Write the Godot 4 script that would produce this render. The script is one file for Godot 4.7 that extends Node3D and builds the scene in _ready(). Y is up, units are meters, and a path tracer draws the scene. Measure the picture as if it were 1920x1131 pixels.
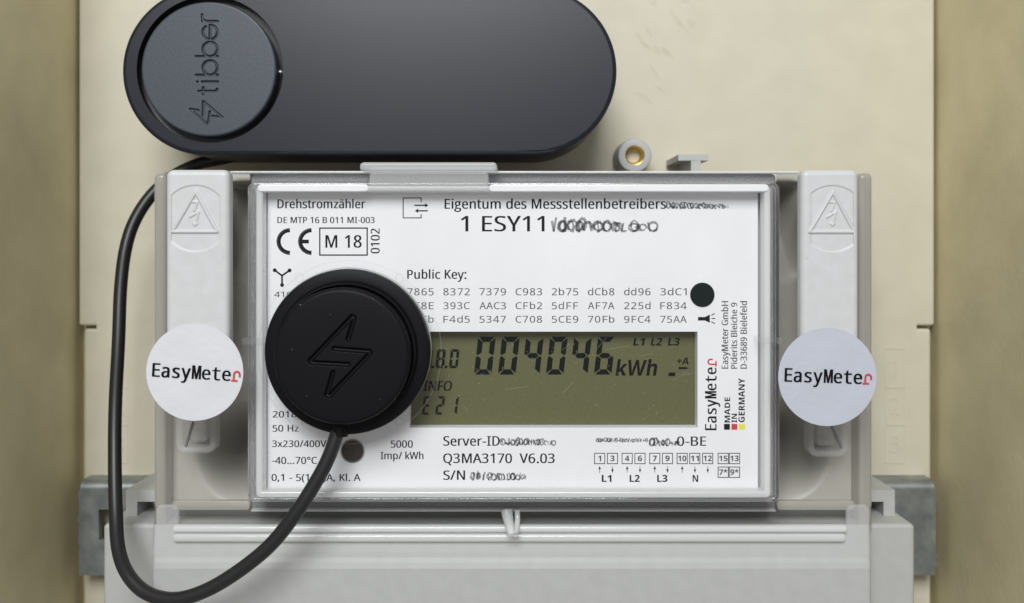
extends Node3D
# A close-up of a digital electricity meter in its cabinet. All measures below are millimetres: x right, y up, z towards the viewer, z = 0 on the mounting plate.

const F := 1923.0      # focal length in pixels of the 1920 x 1131 photograph
const D := 300.0       # the camera's distance from the mounting plate
const VU := 960.0      # where the optical axis meets the photograph
const VV := 450.0
const MM := 0.001
var M := {}
var rng := RandomNumberGenerator.new()

# ---------------------------------------------------------------- measuring
func at(u: float, v: float, z: float) -> Vector3:      # the point at depth z that the photograph shows at (u, v)
	var k := (D - z) / F
	return Vector3((u - VU) * k, (VV - v) * k, z)
func at2(u: float, v: float, z: float) -> Vector2:
	var p := at(u, v, z)
	return Vector2(p.x, p.y)
func px(z: float) -> float:
	return (D - z) / F
func rect_at(u0: float, v0: float, u1: float, v1: float, z: float) -> Rect2:
	var a := at2(u0, v1, z)
	return Rect2(a, at2(u1, v0, z) - a)

# ---------------------------------------------------------------- nodes
func thing(called: String, label: String, category: String, base: Vector3, group := "") -> Node3D:
	var o := Node3D.new()
	o.name = called
	add_child(o, true)
	o.position = base * MM
	o.set_meta("label", label)
	o.set_meta("category", category)
	if group:
		o.set_meta("group", group)
	return o
func begin() -> SurfaceTool:
	var st := SurfaceTool.new()
	st.begin(Mesh.PRIMITIVE_TRIANGLES)
	return st
func part(st: SurfaceTool, called: String, mat: Material, parent: Node3D, label := "") -> MeshInstance3D:
	st.index()
	return hang(st.commit(), called, mat, parent, label)
func hang(mesh: Mesh, called: String, mat: Material, parent: Node3D, label := "") -> MeshInstance3D:
	var o := MeshInstance3D.new()
	o.mesh = mesh
	o.name = called
	o.material_override = mat
	parent.add_child(o, true)
	var off := Vector3.ZERO
	var p: Node = parent
	while p is Node3D and p != self:
		off += (p as Node3D).position
		p = p.get_parent()
	o.position = -off
	if label:
		o.set_meta("label", label)
	return o

# ---------------------------------------------------------------- shapes (written in mm, stored in m)
func vert(st: SurfaceTool, p: Vector3, n: Vector3) -> void:
	st.set_normal(n)
	st.set_uv(Vector2(p.x, p.y) * 0.01)
	st.add_vertex(p * MM)
func tri(st: SurfaceTool, a: Vector3, b: Vector3, c: Vector3, na: Vector3, nb: Vector3, nc: Vector3) -> void:
	var g := (b - a).cross(c - a)
	if g.length_squared() < 1e-14:
		return
	if g.dot(na + nb + nc) > 0.0:      # front faces run clockwise
		vert(st, a, na); vert(st, c, nc); vert(st, b, nb)
	else:
		vert(st, a, na); vert(st, b, nb); vert(st, c, nc)
func quad(st: SurfaceTool, a: Vector3, b: Vector3, c: Vector3, d: Vector3, n: Vector3) -> void:
	tri(st, a, b, c, n, n, n)
	tri(st, a, c, d, n, n, n)
func box(st: SurfaceTool, lo: Vector3, hi: Vector3) -> void:
	for ax in 3:
		for s in 2:
			var n := Vector3.ZERO
			n[ax] = 1.0 if s else -1.0
			var b := (ax + 1) % 3
			var c := (ax + 2) % 3
			var p: Array[Vector3] = []
			for k in [[0, 0], [1, 0], [1, 1], [0, 1]]:
				var q := Vector3.ZERO
				q[ax] = hi[ax] if s else lo[ax]
				q[b] = hi[b] if k[0] else lo[b]
				q[c] = hi[c] if k[1] else lo[c]
				p.append(q)
			quad(st, p[0], p[1], p[2], p[3], n)
func rrect(r: Rect2, rad: float, seg := 6) -> Dictionary:      # an outline and its outward normals
	var p := PackedVector2Array()
	var n := PackedVector2Array()
	var e := r.end
	var cs := [Vector2(e.x - rad, e.y - rad), Vector2(r.position.x + rad, e.y - rad), Vector2(r.position.x + rad, r.position.y + rad), Vector2(e.x - rad, r.position.y + rad)]
	for k in 4:
		for j in seg + 1:
			var d := Vector2.from_angle((k + float(j) / seg) * PI / 2)
			p.append(cs[k] + d * rad)
			n.append(d)
	return {"p": p, "n": n}
func ring_of(c: Vector2, rad: float, seg := 72) -> Dictionary:
	var p := PackedVector2Array()
	var n := PackedVector2Array()
	for j in seg:
		var d := Vector2.from_angle(TAU * j / seg)
		p.append(c + d * rad)
		n.append(d)
	return {"p": p, "n": n}
func sweep(st: SurfaceTool, o: Dictionary, prof: PackedVector2Array, cap_first := false, cap_last := false) -> void:
	var pp: PackedVector2Array = o.p
	var nn: PackedVector2Array = o.n
	var m := prof.size() - 1
	var sn := PackedVector2Array()
	for j in m:
		var d := (prof[j + 1] - prof[j]).normalized()
		sn.append(Vector2(d.y, -d.x))
	for j in m:
		var n0 := sn[j]
		var n1 := sn[j]
		if j > 0 and sn[j].dot(sn[j - 1]) > 0.75:
			n0 = (sn[j] + sn[j - 1]).normalized()
		if j < m - 1 and sn[j].dot(sn[j + 1]) > 0.75:
			n1 = (sn[j] + sn[j + 1]).normalized()
		for i in pp.size():
			var k := (i + 1) % pp.size()
			var a := pp[i] + nn[i] * prof[j].x
			var b := pp[k] + nn[k] * prof[j].x
			var c := pp[k] + nn[k] * prof[j + 1].x
			var d := pp[i] + nn[i] * prof[j + 1].x
			var va := Vector3(a.x, a.y, prof[j].y)
			var vb := Vector3(b.x, b.y, prof[j].y)
			var vc := Vector3(c.x, c.y, prof[j + 1].y)
			var vd := Vector3(d.x, d.y, prof[j + 1].y)
			var ia := Vector3(nn[i].x * n0.x, nn[i].y * n0.x, n0.y)
			var ib := Vector3(nn[k].x * n0.x, nn[k].y * n0.x, n0.y)
			var ic := Vector3(nn[k].x * n1.x, nn[k].y * n1.x, n1.y)
			var id := Vector3(nn[i].x * n1.x, nn[i].y * n1.x, n1.y)
			tri(st, va, vb, vc, ia, ib, ic)
			tri(st, va, vc, vd, ia, ic, id)
	for e in 2:
		if [cap_first, cap_last][e]:
			var q := prof[0] if e == 0 else prof[m]
			var cen := Vector2.ZERO
			for v in pp:
				cen += v / pp.size()
			var up := Vector3(0, 0, -1 if e == 0 else 1)
			for i in pp.size():
				var k := (i + 1) % pp.size()
				var a := pp[i] + nn[i] * q.x
				var b := pp[k] + nn[k] * q.x
				tri(st, Vector3(cen.x, cen.y, q.y), Vector3(a.x, a.y, q.y), Vector3(b.x, b.y, q.y), up, up, up)
func fillet(z0: float, z1: float, f: float, seg := 5) -> PackedVector2Array:      # a side that rises from z0 to z1 and rolls over by f
	var q := PackedVector2Array([Vector2(0, z0)])
	for j in seg + 1:
		var t := PI / 2 * j / seg
		q.append(Vector2(-f * (1.0 - cos(t)), z1 - f + f * sin(t)))
	return q
func block(st: SurfaceTool, r: Rect2, rad: float, z0: float, z1: float, f: float, cap := true) -> void:
	sweep(st, rrect(r, maxf(rad, f + 0.01)), fillet(z0, z1, f), true, cap)
func bar_profile(w: float, z0: float, z1: float, f: float) -> PackedVector2Array:      # a closed frame, w wide inwards, both upper edges rolled
	var q := fillet(z0, z1, f, 4)
	for j in 5:
		var t := PI / 2 * (1.0 - j / 4.0)
		q.append(Vector2(-w + f * (1.0 - cos(t)), z1 - f + f * sin(t)))
	q.append(Vector2(-w, z0))
	q.append(Vector2(0, z0))
	return q
func face_grid(st: SurfaceTool, r: Rect2, rad: float, z: float, nx: int, ny: int, h: Callable) -> void:      # a rounded face with relief: h(x, y) in mm
	var pos := PackedVector3Array()
	var nor := PackedVector3Array()
	var lo := r.position
	var hi := r.end
	for j in ny + 1:
		var f := float(j) / ny
		var y := lo.y + r.size.y * f
		if rad > r.size.y * 0.4:
			y = lo.y + r.size.y * (0.5 - 0.5 * cos(PI * f))
		var dy := maxf(maxf(lo.y + rad - y, y - (hi.y - rad)), 0.0)
		var cut := rad - sqrt(maxf(rad * rad - dy * dy, 0.0))
		for i in nx + 1:
			var x := lerpf(lo.x + cut, hi.x - cut, float(i) / nx)
			pos.append(Vector3(x, y, z + h.call(x, y)))
	nor.resize(pos.size())
	for j in ny:
		for i in nx:
			var a := j * (nx + 1) + i
			var n := (pos[a + 1] - pos[a]).cross(pos[a + nx + 1] - pos[a]) + (pos[a + nx + 2] - pos[a + nx + 1]).cross(pos[a + nx + 2] - pos[a + 1])
			for k in [a, a + 1, a + nx + 1, a + nx + 2]:
				nor[k] += n
	for k in nor.size():
		nor[k] = nor[k].normalized() if nor[k].length() > 1e-9 else Vector3(0, 0, 1)
	for j in ny:
		for i in nx:
			var a := j * (nx + 1) + i
			var b := a + nx + 1
			tri(st, pos[a], pos[a + 1], pos[b + 1], nor[a], nor[a + 1], nor[b + 1])
			tri(st, pos[a], pos[b + 1], pos[b], nor[a], nor[b + 1], nor[b])
func tube(st: SurfaceTool, pts: PackedVector3Array, rad: Callable, seg := 14) -> void:
	var side := Vector3.ZERO
	var rows := []
	var dirs := []
	for i in pts.size():
		var t := (pts[mini(i + 1, pts.size() - 1)] - pts[maxi(i - 1, 0)]).normalized()
		if side == Vector3.ZERO:
			side = t.cross(Vector3(0, 0, 1)).normalized()
		side = (side - t * side.dot(t)).normalized()
		var up := t.cross(side)
		var row := []
		var dir := []
		for k in seg:
			var d := side * cos(TAU * k / seg) + up * sin(TAU * k / seg)
			dir.append(d)
			row.append(pts[i] + d * float(rad.call(float(i) / (pts.size() - 1))))
		rows.append(row)
		dirs.append(dir)
	for i in pts.size() - 1:
		for k in seg:
			var l := (k + 1) % seg
			tri(st, rows[i][k], rows[i][l], rows[i + 1][l], dirs[i][k], dirs[i][l], dirs[i + 1][l])
			tri(st, rows[i][k], rows[i + 1][l], rows[i + 1][k], dirs[i][k], dirs[i + 1][l], dirs[i + 1][k])
func spline(c: Array, each: int) -> PackedVector3Array:
	var out := PackedVector3Array()
	for i in c.size() - 1:
		var p0: Vector3 = c[maxi(i - 1, 0)]
		var p3: Vector3 = c[mini(i + 2, c.size() - 1)]
		for k in each:
			out.append((c[i] as Vector3).cubic_interpolate(c[i + 1], p0, p3, float(k) / each))
	out.append(c[c.size() - 1])
	return out
func path_distance(lines: Array, p: Vector2) -> float:      # lines: Array of [a, b, low corner, high corner]
	var best := 1e9
	for l in lines:
		var a: Vector2 = l[0]
		var ab: Vector2 = l[1] - a
		var t := clampf((p - a).dot(ab) / maxf(ab.length_squared(), 1e-9), 0.0, 1.0)
		best = minf(best, (p - a - ab * t).length_squared())
	return sqrt(best)
func strokes(paths: Array) -> Array:
	var out := []
	for q in paths:
		for i in q.size() - 1:
			out.append([q[i], q[i + 1]])
		if q.size() == 1:
			out.append([q[0], q[0]])
	return out
func arc(c: Vector2, r: float, a0: float, a1: float, seg := 16) -> Array:
	var out := []
	for i in seg + 1:
		out.append(c + Vector2.from_angle(deg_to_rad(lerpf(a0, a1, float(i) / seg))) * r)
	return out

# ---------------------------------------------------------------- printing: flat ink, 0.03 mm thick
const INK := 0.03
func font(name_: String, bold := false) -> SystemFont:
	var f := SystemFont.new()
	f.font_names = PackedStringArray([name_])
	f.font_weight = 700 if bold else 400
	return f
func write(st: SurfaceTool, words: String, fnt: Font, corner: Vector2, width: float, cap: float, z: float, turn := 0.0, skew := 0.0, heavy := 0.0, ink := INK) -> void:
	# corner: the left end of the baseline, width: of the whole line, cap: height of the capitals, all in mm
	var t := TextMesh.new()
	t.text = words
	t.font = fnt
	t.font_size = 64
	t.pixel_size = 1.0
	t.depth = 1.0
	t.curve_step = 3.0
	t.vertical_alignment = VERTICAL_ALIGNMENT_BOTTOM
	var box_ := t.get_aabb()
	var arrays := t.get_mesh_arrays()
	var ps: PackedVector3Array = arrays[Mesh.ARRAY_VERTEX]
	var ix: PackedInt32Array = arrays[Mesh.ARRAY_INDEX]
	t.text = "H"
	var base := t.get_aabb().position.y
	var capital := t.get_aabb().size.y
	var sx := (width - heavy * cap * 2.0) / box_.size.x
	var sy := cap / capital
	var copies := [0.0] if heavy == 0.0 else [-1.0, 0.0, 1.0]
	for c in copies:
		var q := PackedVector3Array()
		for p in ps:
			var x: float = (p.x - box_.position.x) * sx + heavy * cap * (1.0 + c)
			var y := (p.y - base) * sy
			var xy := (Vector2(x + y * skew, y)).rotated(turn) + corner
			q.append(Vector3(xy.x, xy.y, z + (ink + 0.004 * c if p.z > 0.0 else 0.0)))
		for i in range(0, ix.size(), 3):
			var n := -(q[ix[i + 1]] - q[ix[i]]).cross(q[ix[i + 2]] - q[ix[i]])
			if n.length() < 1e-12:
				continue
			n = n.normalized()
			vert(st, q[ix[i]], n); vert(st, q[ix[i + 1]], n); vert(st, q[ix[i + 2]], n)
func line(st: SurfaceTool, a: Vector2, b: Vector2, w: float, z: float, ink := INK) -> void:      # a printed stroke with square ends
	var d := (b - a).normalized()
	var s := Vector2(-d.y, d.x) * w * 0.5
	plate(st, PackedVector2Array([a - s, b - s, b + s, a + s]), z, ink)
func plate(st: SurfaceTool, poly: PackedVector2Array, z: float, ink := INK) -> void:      # a thin convex patch
	var up := Vector3(0, 0, 1)
	for i in range(1, poly.size() - 1):
		tri(st, Vector3(poly[0].x, poly[0].y, z + ink), Vector3(poly[i].x, poly[i].y, z + ink), Vector3(poly[i + 1].x, poly[i + 1].y, z + ink), up, up, up)
	for i in poly.size():
		var a := poly[i]
		var b := poly[(i + 1) % poly.size()]
		var n := Vector3(b.y - a.y, a.x - b.x, 0).normalized()
		quad(st, Vector3(a.x, a.y, z), Vector3(b.x, b.y, z), Vector3(b.x, b.y, z + ink), Vector3(a.x, a.y, z + ink), n)
func dot(st: SurfaceTool, c: Vector2, r: float, z: float, ink := INK) -> void:
	plate(st, ring_of(c, r, 20).p, z, ink)
func outline_box(st: SurfaceTool, r: Rect2, w: float, z: float) -> void:
	var a := r.position
	var b := r.end
	line(st, Vector2(a.x, a.y + w / 2), Vector2(b.x, a.y + w / 2), w, z)
	line(st, Vector2(a.x, b.y - w / 2), Vector2(b.x, b.y - w / 2), w, z)
	line(st, Vector2(a.x + w / 2, a.y + w), Vector2(a.x + w / 2, b.y - w), w, z)
	line(st, Vector2(b.x - w / 2, a.y + w), Vector2(b.x - w / 2, b.y - w), w, z)

# ---------------------------------------------------------------- materials
func lin(r: float, g: float, b: float, a := 1.0) -> Color:
	var c := Color(r, g, b).linear_to_srgb()
	c.a = a
	return c
func noise_map(seed_: int, freq: float, size: int, octaves: int, lo: Color, hi: Color, as_bump := false) -> NoiseTexture2D:
	var n := FastNoiseLite.new()
	n.seed = seed_
	n.frequency = freq
	n.noise_type = FastNoiseLite.TYPE_SIMPLEX_SMOOTH
	n.fractal_octaves = octaves
	var t := NoiseTexture2D.new()
	t.width = size
	t.height = size
	t.seamless = true
	t.noise = n
	if not as_bump:
		var g := Gradient.new()
		g.set_color(0, lo)
		g.set_color(1, hi)
		t.color_ramp = g
	return t
func plain(col: Color, rough: float, metal := 0.0) -> StandardMaterial3D:
	var m := StandardMaterial3D.new()
	m.albedo_color = col
	m.roughness = rough
	m.metallic = metal
	return m
func grained(m: StandardMaterial3D, tile_mm: float, bump: Texture2D, height_mm: float, tint: Texture2D = null) -> StandardMaterial3D:
	m.uv1_triplanar = true
	m.uv1_scale = Vector3.ONE * (1000.0 / tile_mm)
	if bump:
		m.heightmap_enabled = true
		m.heightmap_texture = bump
		m.heightmap_scale = height_mm * 0.1      # centimetres
	if tint:
		m.albedo_texture = tint
	return m
func clear_sheet(alpha: float, rough := 0.02) -> StandardMaterial3D:
	var m := plain(lin(0.8, 0.8, 0.8, alpha), rough)
	m.transparency = BaseMaterial3D.TRANSPARENCY_ALPHA
	return m
func materials() -> void:
	var fine := noise_map(3, 0.11, 512, 3, Color.BLACK, Color.WHITE, true)
	var coarse := noise_map(5, 0.03, 512, 4, Color.BLACK, Color.WHITE, true)
	var mottle := noise_map(8, 0.012, 512, 5, Color(0.965, 0.965, 0.96), Color(1, 1, 1))
	var spangle := noise_map(9, 0.016, 512, 4, Color(0.72, 0.74, 0.76), Color(1, 1, 1))
	M.plate = grained(plain(lin(0.60, 0.56, 0.445), 0.5), 90, fine, 0.02, mottle)
	M.wall = grained(plain(lin(0.76, 0.675, 0.43), 0.5), 140, fine, 0.05, noise_map(12, 0.008, 512, 5, Color(0.9, 0.9, 0.88), Color(1, 1, 1)))
	M.zinc = grained(plain(lin(0.345, 0.36, 0.35), 0.42, 0.6), 60, coarse, 0.03, spangle)
	M.grey = grained(plain(lin(0.455, 0.457, 0.442), 0.45), 30, fine, 0.008, mottle)
	M.slide = grained(plain(lin(0.595, 0.60, 0.605), 0.42), 30, fine, 0.008, mottle)
	M.ledge_shade = grained(plain(lin(0.19, 0.195, 0.18), 0.5), 40, coarse, 0.02, mottle)  # grey plastic with shade mixed into its dark colour
	M.tray = grained(plain(lin(0.47, 0.45, 0.40), 0.45), 40, coarse, 0.03, mottle)
	M.body = grained(plain(lin(0.30, 0.30, 0.31), 0.4), 14, fine, 0.03, noise_map(10, 0.05, 512, 4, Color(0.7, 0.7, 0.7), Color(1, 1, 1)))
	M.paper = grained(plain(lin(0.80, 0.80, 0.815), 0.5), 80, null, 0.0, noise_map(14, 0.01, 256, 4, Color(0.97, 0.97, 0.97), Color(1, 1, 1)))
	M.frame = plain(lin(0.78, 0.78, 0.79), 0.3)  # opaque white, painted for the bright refraction in the clear edge
	M.sticker = grained(plain(lin(0.64, 0.64, 0.67), 0.5), 40, coarse, 0.05)
	M.blue_sticker = grained(plain(lin(0.48, 0.50, 0.56), 0.5), 40, coarse, 0.05)
	M.ink = plain(lin(0.006, 0.006, 0.008), 0.6)
	M.ink.metallic_specular = 0.2
	M.smudge = plain(lin(0.01, 0.01, 0.012, 0.42), 0.6)
	M.smudge.transparency = BaseMaterial3D.TRANSPARENCY_ALPHA
	M.grey_ink = plain(lin(0.04, 0.04, 0.044), 0.55)
	M.pale_ink = plain(lin(0.22, 0.22, 0.23), 0.55)
	M.red_ink = plain(lin(0.56, 0.035, 0.045), 0.55)
	M.yellow_ink = plain(lin(0.75, 0.66, 0.03), 0.55)
	M.bridge = grained(plain(lin(0.009, 0.012, 0.022), 0.325), 17, fine, 0.012, noise_map(21, 0.05, 512, 4, Color(0.8, 0.8, 0.8), Color(1, 1, 1)))
	M.bridge.metallic_specular = 0.48
	M.button = grained(plain(lin(0.058, 0.07, 0.092), 0.42), 17, fine, 0.012, noise_map(22, 0.05, 512, 4, Color(0.75, 0.75, 0.75), Color(1, 1, 1)))
	M.rubber = grained(plain(lin(0.005, 0.005, 0.0065), 0.48), 26, fine, 0.012)
	M.rubber.metallic_specular = 0.26
	M.gloss = plain(lin(0.012, 0.012, 0.013), 0.22)
	M.cord = plain(lin(0.012, 0.012, 0.013), 0.4)
	M.brass = plain(lin(0.60, 0.42, 0.12), 0.28, 1.0)
	M.glassy = clear_sheet(0.006)
	M.glassy.metallic_specular = 0.38
	M.edge = plain(lin(0.82, 0.82, 0.83, 0.42), 0.28)
	M.edge.transparency = BaseMaterial3D.TRANSPARENCY_ALPHA
	M.haze = plain(lin(0.75, 0.75, 0.74, 0.22), 0.3)
	M.haze.transparency = BaseMaterial3D.TRANSPARENCY_ALPHA
	M.bevel_glint = plain(lin(0.92, 0.92, 0.93, 0.78), 0.18)  # near-white painted for the lamp's reflection on the clear bevel
	M.bevel_glint.transparency = BaseMaterial3D.TRANSPARENCY_ALPHA
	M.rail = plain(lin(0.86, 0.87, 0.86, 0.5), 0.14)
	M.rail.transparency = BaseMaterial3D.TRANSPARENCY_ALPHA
	M.smoky = plain(lin(0.46, 0.44, 0.38, 0.5), 0.2)
	M.smoky.transparency = BaseMaterial3D.TRANSPARENCY_ALPHA
	M.hairline = plain(lin(0.5, 0.5, 0.5, 0.13), 0.3)
	M.hairline.transparency = BaseMaterial3D.TRANSPARENCY_ALPHA
	M.solid = plain(Color(0.97, 0.97, 0.97, 0.0), 0.06)
	M.solid.refraction_enabled = true
	M.solid.refraction_scale = 0.05
	M.solid.transparency = BaseMaterial3D.TRANSPARENCY_ALPHA
	M.lcd = grained(plain(lin(0.115, 0.112, 0.04), 0.5), 22, null, 0.0, noise_map(31, 0.06, 512, 5, Color(0.86, 0.86, 0.84), Color(1, 1, 1)))
	M.segment = plain(lin(0.003, 0.005, 0.005), 0.5)
	M.segment.metallic_specular = 0.15
	M.faded = plain(lin(0.012, 0.011, 0.006), 0.5)
	M.faded.metallic_specular = 0.2
	M.lens = plain(lin(0.002, 0.008, 0.007), 0.12)
	M.lens.metallic_specular = 0.3
	M.amber = grained(plain(lin(0.05, 0.036, 0.022), 0.2), 7, coarse, 0.05, noise_map(33, 0.03, 256, 4, Color(0.5, 0.5, 0.5), Color(1, 1, 1)))
	M.white_dot = plain(lin(0.8, 0.8, 0.8), 0.3)

func _ready() -> void:
	rng.seed = 11
	camera_and_light()
	materials()
	cabinet()
	mounting_rail()
	meter()
	standoff()
	gateway()
	reader()
	cable()

func camera_and_light() -> void:
	var cam := Camera3D.new()
	cam.name = "camera"
	cam.position = Vector3(0, 0, D * MM)
	cam.keep_aspect = Camera3D.KEEP_HEIGHT
	cam.set_frustum(1131.0 / F * 0.02, Vector2(0, -(565.5 - VV) / F * 0.02), 0.02, 10.0)
	add_child(cam)
	var lens := CameraAttributesPhysical.new()      # a shallow depth of field, focused on the printed face
	lens.frustum_near = 0.02
	lens.frustum_far = 10.0
	lens.frustum_focal_length = 26.4
	lens.frustum_focus_distance = 0.245
	lens.exposure_aperture = 11.0
	cam.attributes = lens
	cam.make_current()
	var env := Environment.new()
	env.background_mode = Environment.BG_COLOR
	env.background_color = lin(1.0, 0.99, 0.97)
	env.background_energy_multiplier = 0.33
	env.tonemap_mode = Environment.TONE_MAPPER_LINEAR
	env.tonemap_exposure = 1.0
	env.sdfgi_enabled = true
	env.ssao_enabled = true
	env.ssil_enabled = true
	var we := WorldEnvironment.new()
	we.name = "surroundings"
	we.environment = env
	add_child(we)
	var lamp := AreaLight3D.new()      # the room's ceiling lamp, above and in front of the open cabinet, a little to the left
	lamp.name = "ceiling_lamp"
	lamp.area_size = Vector2(0.5, 0.5)
	lamp.light_energy = 1.27
	lamp.light_color = Color(0.985, 0.995, 1.0)
	lamp.shadow_enabled = true
	lamp.position = Vector3(-0.10, 0.60, 0.98)
	add_child(lamp)
	lamp.look_at(Vector3(0, 0, 0), Vector3(0, 0, 1))

# ---------------------------------------------------------------- the cabinet and its mounting plate
func cabinet() -> void:
	var xl := at(147, 0, 0).x - 0.8
	var xr := at(1753, 0, 0).x + 0.8
	var st := begin()
	box(st, Vector3(xl - 2, -260, -8), Vector3(xr + 2, 260, -6))
	var back := part(st, "cabinet_back_wall", M.wall, self)
	back.set_meta("kind", "structure")
	for s in 2:
		st = begin()
		var x := xl if s == 0 else xr
		# sheet steel wall, with a rolled outer lip
		if s == 0:
			box(st, Vector3(x - 1.5, -260, -6), Vector3(x, 260, 56))
		else:
			box(st, Vector3(x, -260, -6), Vector3(x + 1.5, 260, 56))
		var w := part(st, "cabinet_side_wall", M.wall, self)
		w.set_meta("kind", "structure")
	# mounting plate: steps inwards at a slot on both sides
	var t := thing("mounting_plate", "cream plastic mounting plate behind the meter and the black boxes", "mounting plate", Vector3(0, -80, -3))
	st = begin()
	var up := 230.0
	var ys := at(0, 611, 0).y
	var ys2 := at(0, 617, 0).y
	var a := at(147, 0, 0).x
	var b := at(1753, 0, 0).x
	block(st, Rect2(a, ys, b - a, up - ys), 0.9, -3, 0, 0.8)
	var a2 := at(157, 0, 0).x
	var b2 := at(1746, 0, 0).x
	block(st, Rect2(a2, -200, b2 - a2, 200 + ys2), 0.9, -3, 0, 0.8)
	box(st, Vector3(at(181, 0, 0).x, ys2 - 1.0, -3.2), Vector3(at(1719, 0, 0).x, ys + 1.0, -0.012))
	part(st, "sheet", M.plate, t)
	# raised ruling and numbers at both sides
	for side in 2:
		st = begin()
		var u0 := 1660.0 if side else 203.0
		for v in [654, 727, 797, 868]:
			line(st, at2(u0, v, 0), at2(u0 + 37, v, 0), 0.3, 0, 0.16)
		line(st, at2(u0 + 1, 654, 0), at2(u0 + 1, 868, 0), 0.2, 0, 0.07)
		line(st, at2(u0 + 36, 654, 0), at2(u0 + 36, 868, 0), 0.2, 0, 0.07)
		for k in 3:
			var v0: float = [705, 777, 848][k]
			write(st, str(k + 1), font("Droid Sans"), at2(u0 + (13 if k == 0 else 9), v0, 0), px(0) * (9 if k == 0 else 19), px(0) * 32, 0, 0, 0, 0, 0.12)
		part(st, "raised_numbers", M.plate, t)
	# dried brownish smears on the upper right of the plate
	st = begin()
	var stain := plain(lin(0.56, 0.49, 0.34), 0.6)
	for k in 16:
		var c := Vector2(rng.randfn(1225, 34), rng.randfn(90, 60))
		var dir := Vector2.from_angle(rng.randf_range(0.6, 1.1))
		var w := rng.randf_range(3.0, 8.0)
		var l := rng.randf_range(8, 26)
		var poly := PackedVector2Array()
		for j in 10:
			var e := TAU * j / 10
			var q := c + dir * cos(e) * l * rng.randf_range(0.7, 1.1) + dir.orthogonal() * sin(e) * w * rng.randf_range(0.6, 1.1)
			poly.append(at2(q.x, q.y, 0))
		var rev := PackedVector2Array()
		for j in 10:
			rev.append(poly[9 - j])
		plate(st, rev if Geometry2D.is_polygon_clockwise(poly) else poly, 0, 0.005 + 0.0008 * k)
	M.smear = stain
	stain.albedo_color.a = 0.07
	stain.transparency = BaseMaterial3D.TRANSPARENCY_ALPHA
	part(st, "smear", stain, t)

func mounting_rail() -> void:
	var t := thing("mounting_rail", "galvanised steel rail behind the meter with a round slot at its left end", "rail", at(960, 1080, 2))
	var st := begin()
	var x0 := at(147, 0, 8).x
	var x1 := at(1756, 0, 8).x
	var y1 := at(0, 903, 8).y
	var y0 := at(0, 1080, 8).y
	# a hat rail: front web, rolled top and bottom edges turned back to the plate; a slot cut near the left end
	var cx := at(198, 985, 8)
	var hw := 2.2
	var hh := 4.3
	box(st, Vector3(x0, y0, 5.5), Vector3(cx.x - hw, y1 - 2.4, 7.5))
	box(st, Vector3(cx.x + hw, y0, 5.5), Vector3(x1, y1 - 2.4, 7.5))
	box(st, Vector3(cx.x - hw, cx.y + hh, 5.5), Vector3(cx.x + hw, y1 - 2.4, 7.5))
	box(st, Vector3(cx.x - hw, y0, 5.5), Vector3(cx.x + hw, cx.y - hh, 7.5))
	for k in 8:      # the rolled upper edge
		var e0 := PI / 2 * k / 8
		var e1 := PI / 2 * (k + 1) / 8
		var n0 := Vector3(0, sin(e0), cos(e0))
		var n1 := Vector3(0, sin(e1), cos(e1))
		var o := Vector3(0, y1 - 2.4, 5.1)
		var l := Vector3(x0 + 0.3, 0, 0)
		var r := Vector3(x1 - 0.3, 0, 0)
		tri(st, o + l + n0 * 2.4, o + r + n0 * 2.4, o + r + n1 * 2.4, n0, n0, n1)
		tri(st, o + l + n0 * 2.4, o + r + n1 * 2.4, o + l + n1 * 2.4, n0, n1, n1)
	box(st, Vector3(x0 + 0.3, y1 - 1.2, 0.1), Vector3(x1 - 0.3, y1, 5.1))
	box(st, Vector3(x0 + 0.3, y0 - 0.01, 0.1), Vector3(x1 - 0.3, y0 + 1.2, 5.4))
	part(st, "web", M.zinc, t)
	for e in 2:      # torn teeth left where the rail was sheared
		st = begin()
		for k in 7:
			var y := lerpf(y0 + 2, y1 - 6, k / 6.0) + rng.randf_range(-0.5, 0.5)
			var x := x1 if e else x0
			var w := rng.randf_range(0.2, 0.7) * (1 if e else -1)
			box(st, Vector3(minf(x, x + w), y, 5.7), Vector3(maxf(x, x + w), y + rng.randf_range(1.0, 2.6), 7.2))
		part(st, "sheared_edge", M.zinc, t)

# ---------------------------------------------------------------- the meter
const ZL := 50.0       # the printed face
const ZC := 54.0       # the clear window above it
const ZW := 44.0       # the clear cover over the wings
func meter() -> void:
	var t := thing("electricity_meter", "digital electricity meter under a clear cover with a white printed face", "electricity meter", at(960, 1100, 14))
	mount_block(t)
	housing(t)
	face(t)
	display(t)
	cover(t)
	for s in 2:
		slide(t, s)
	for s in 2:
		seal(t, s)

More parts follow.
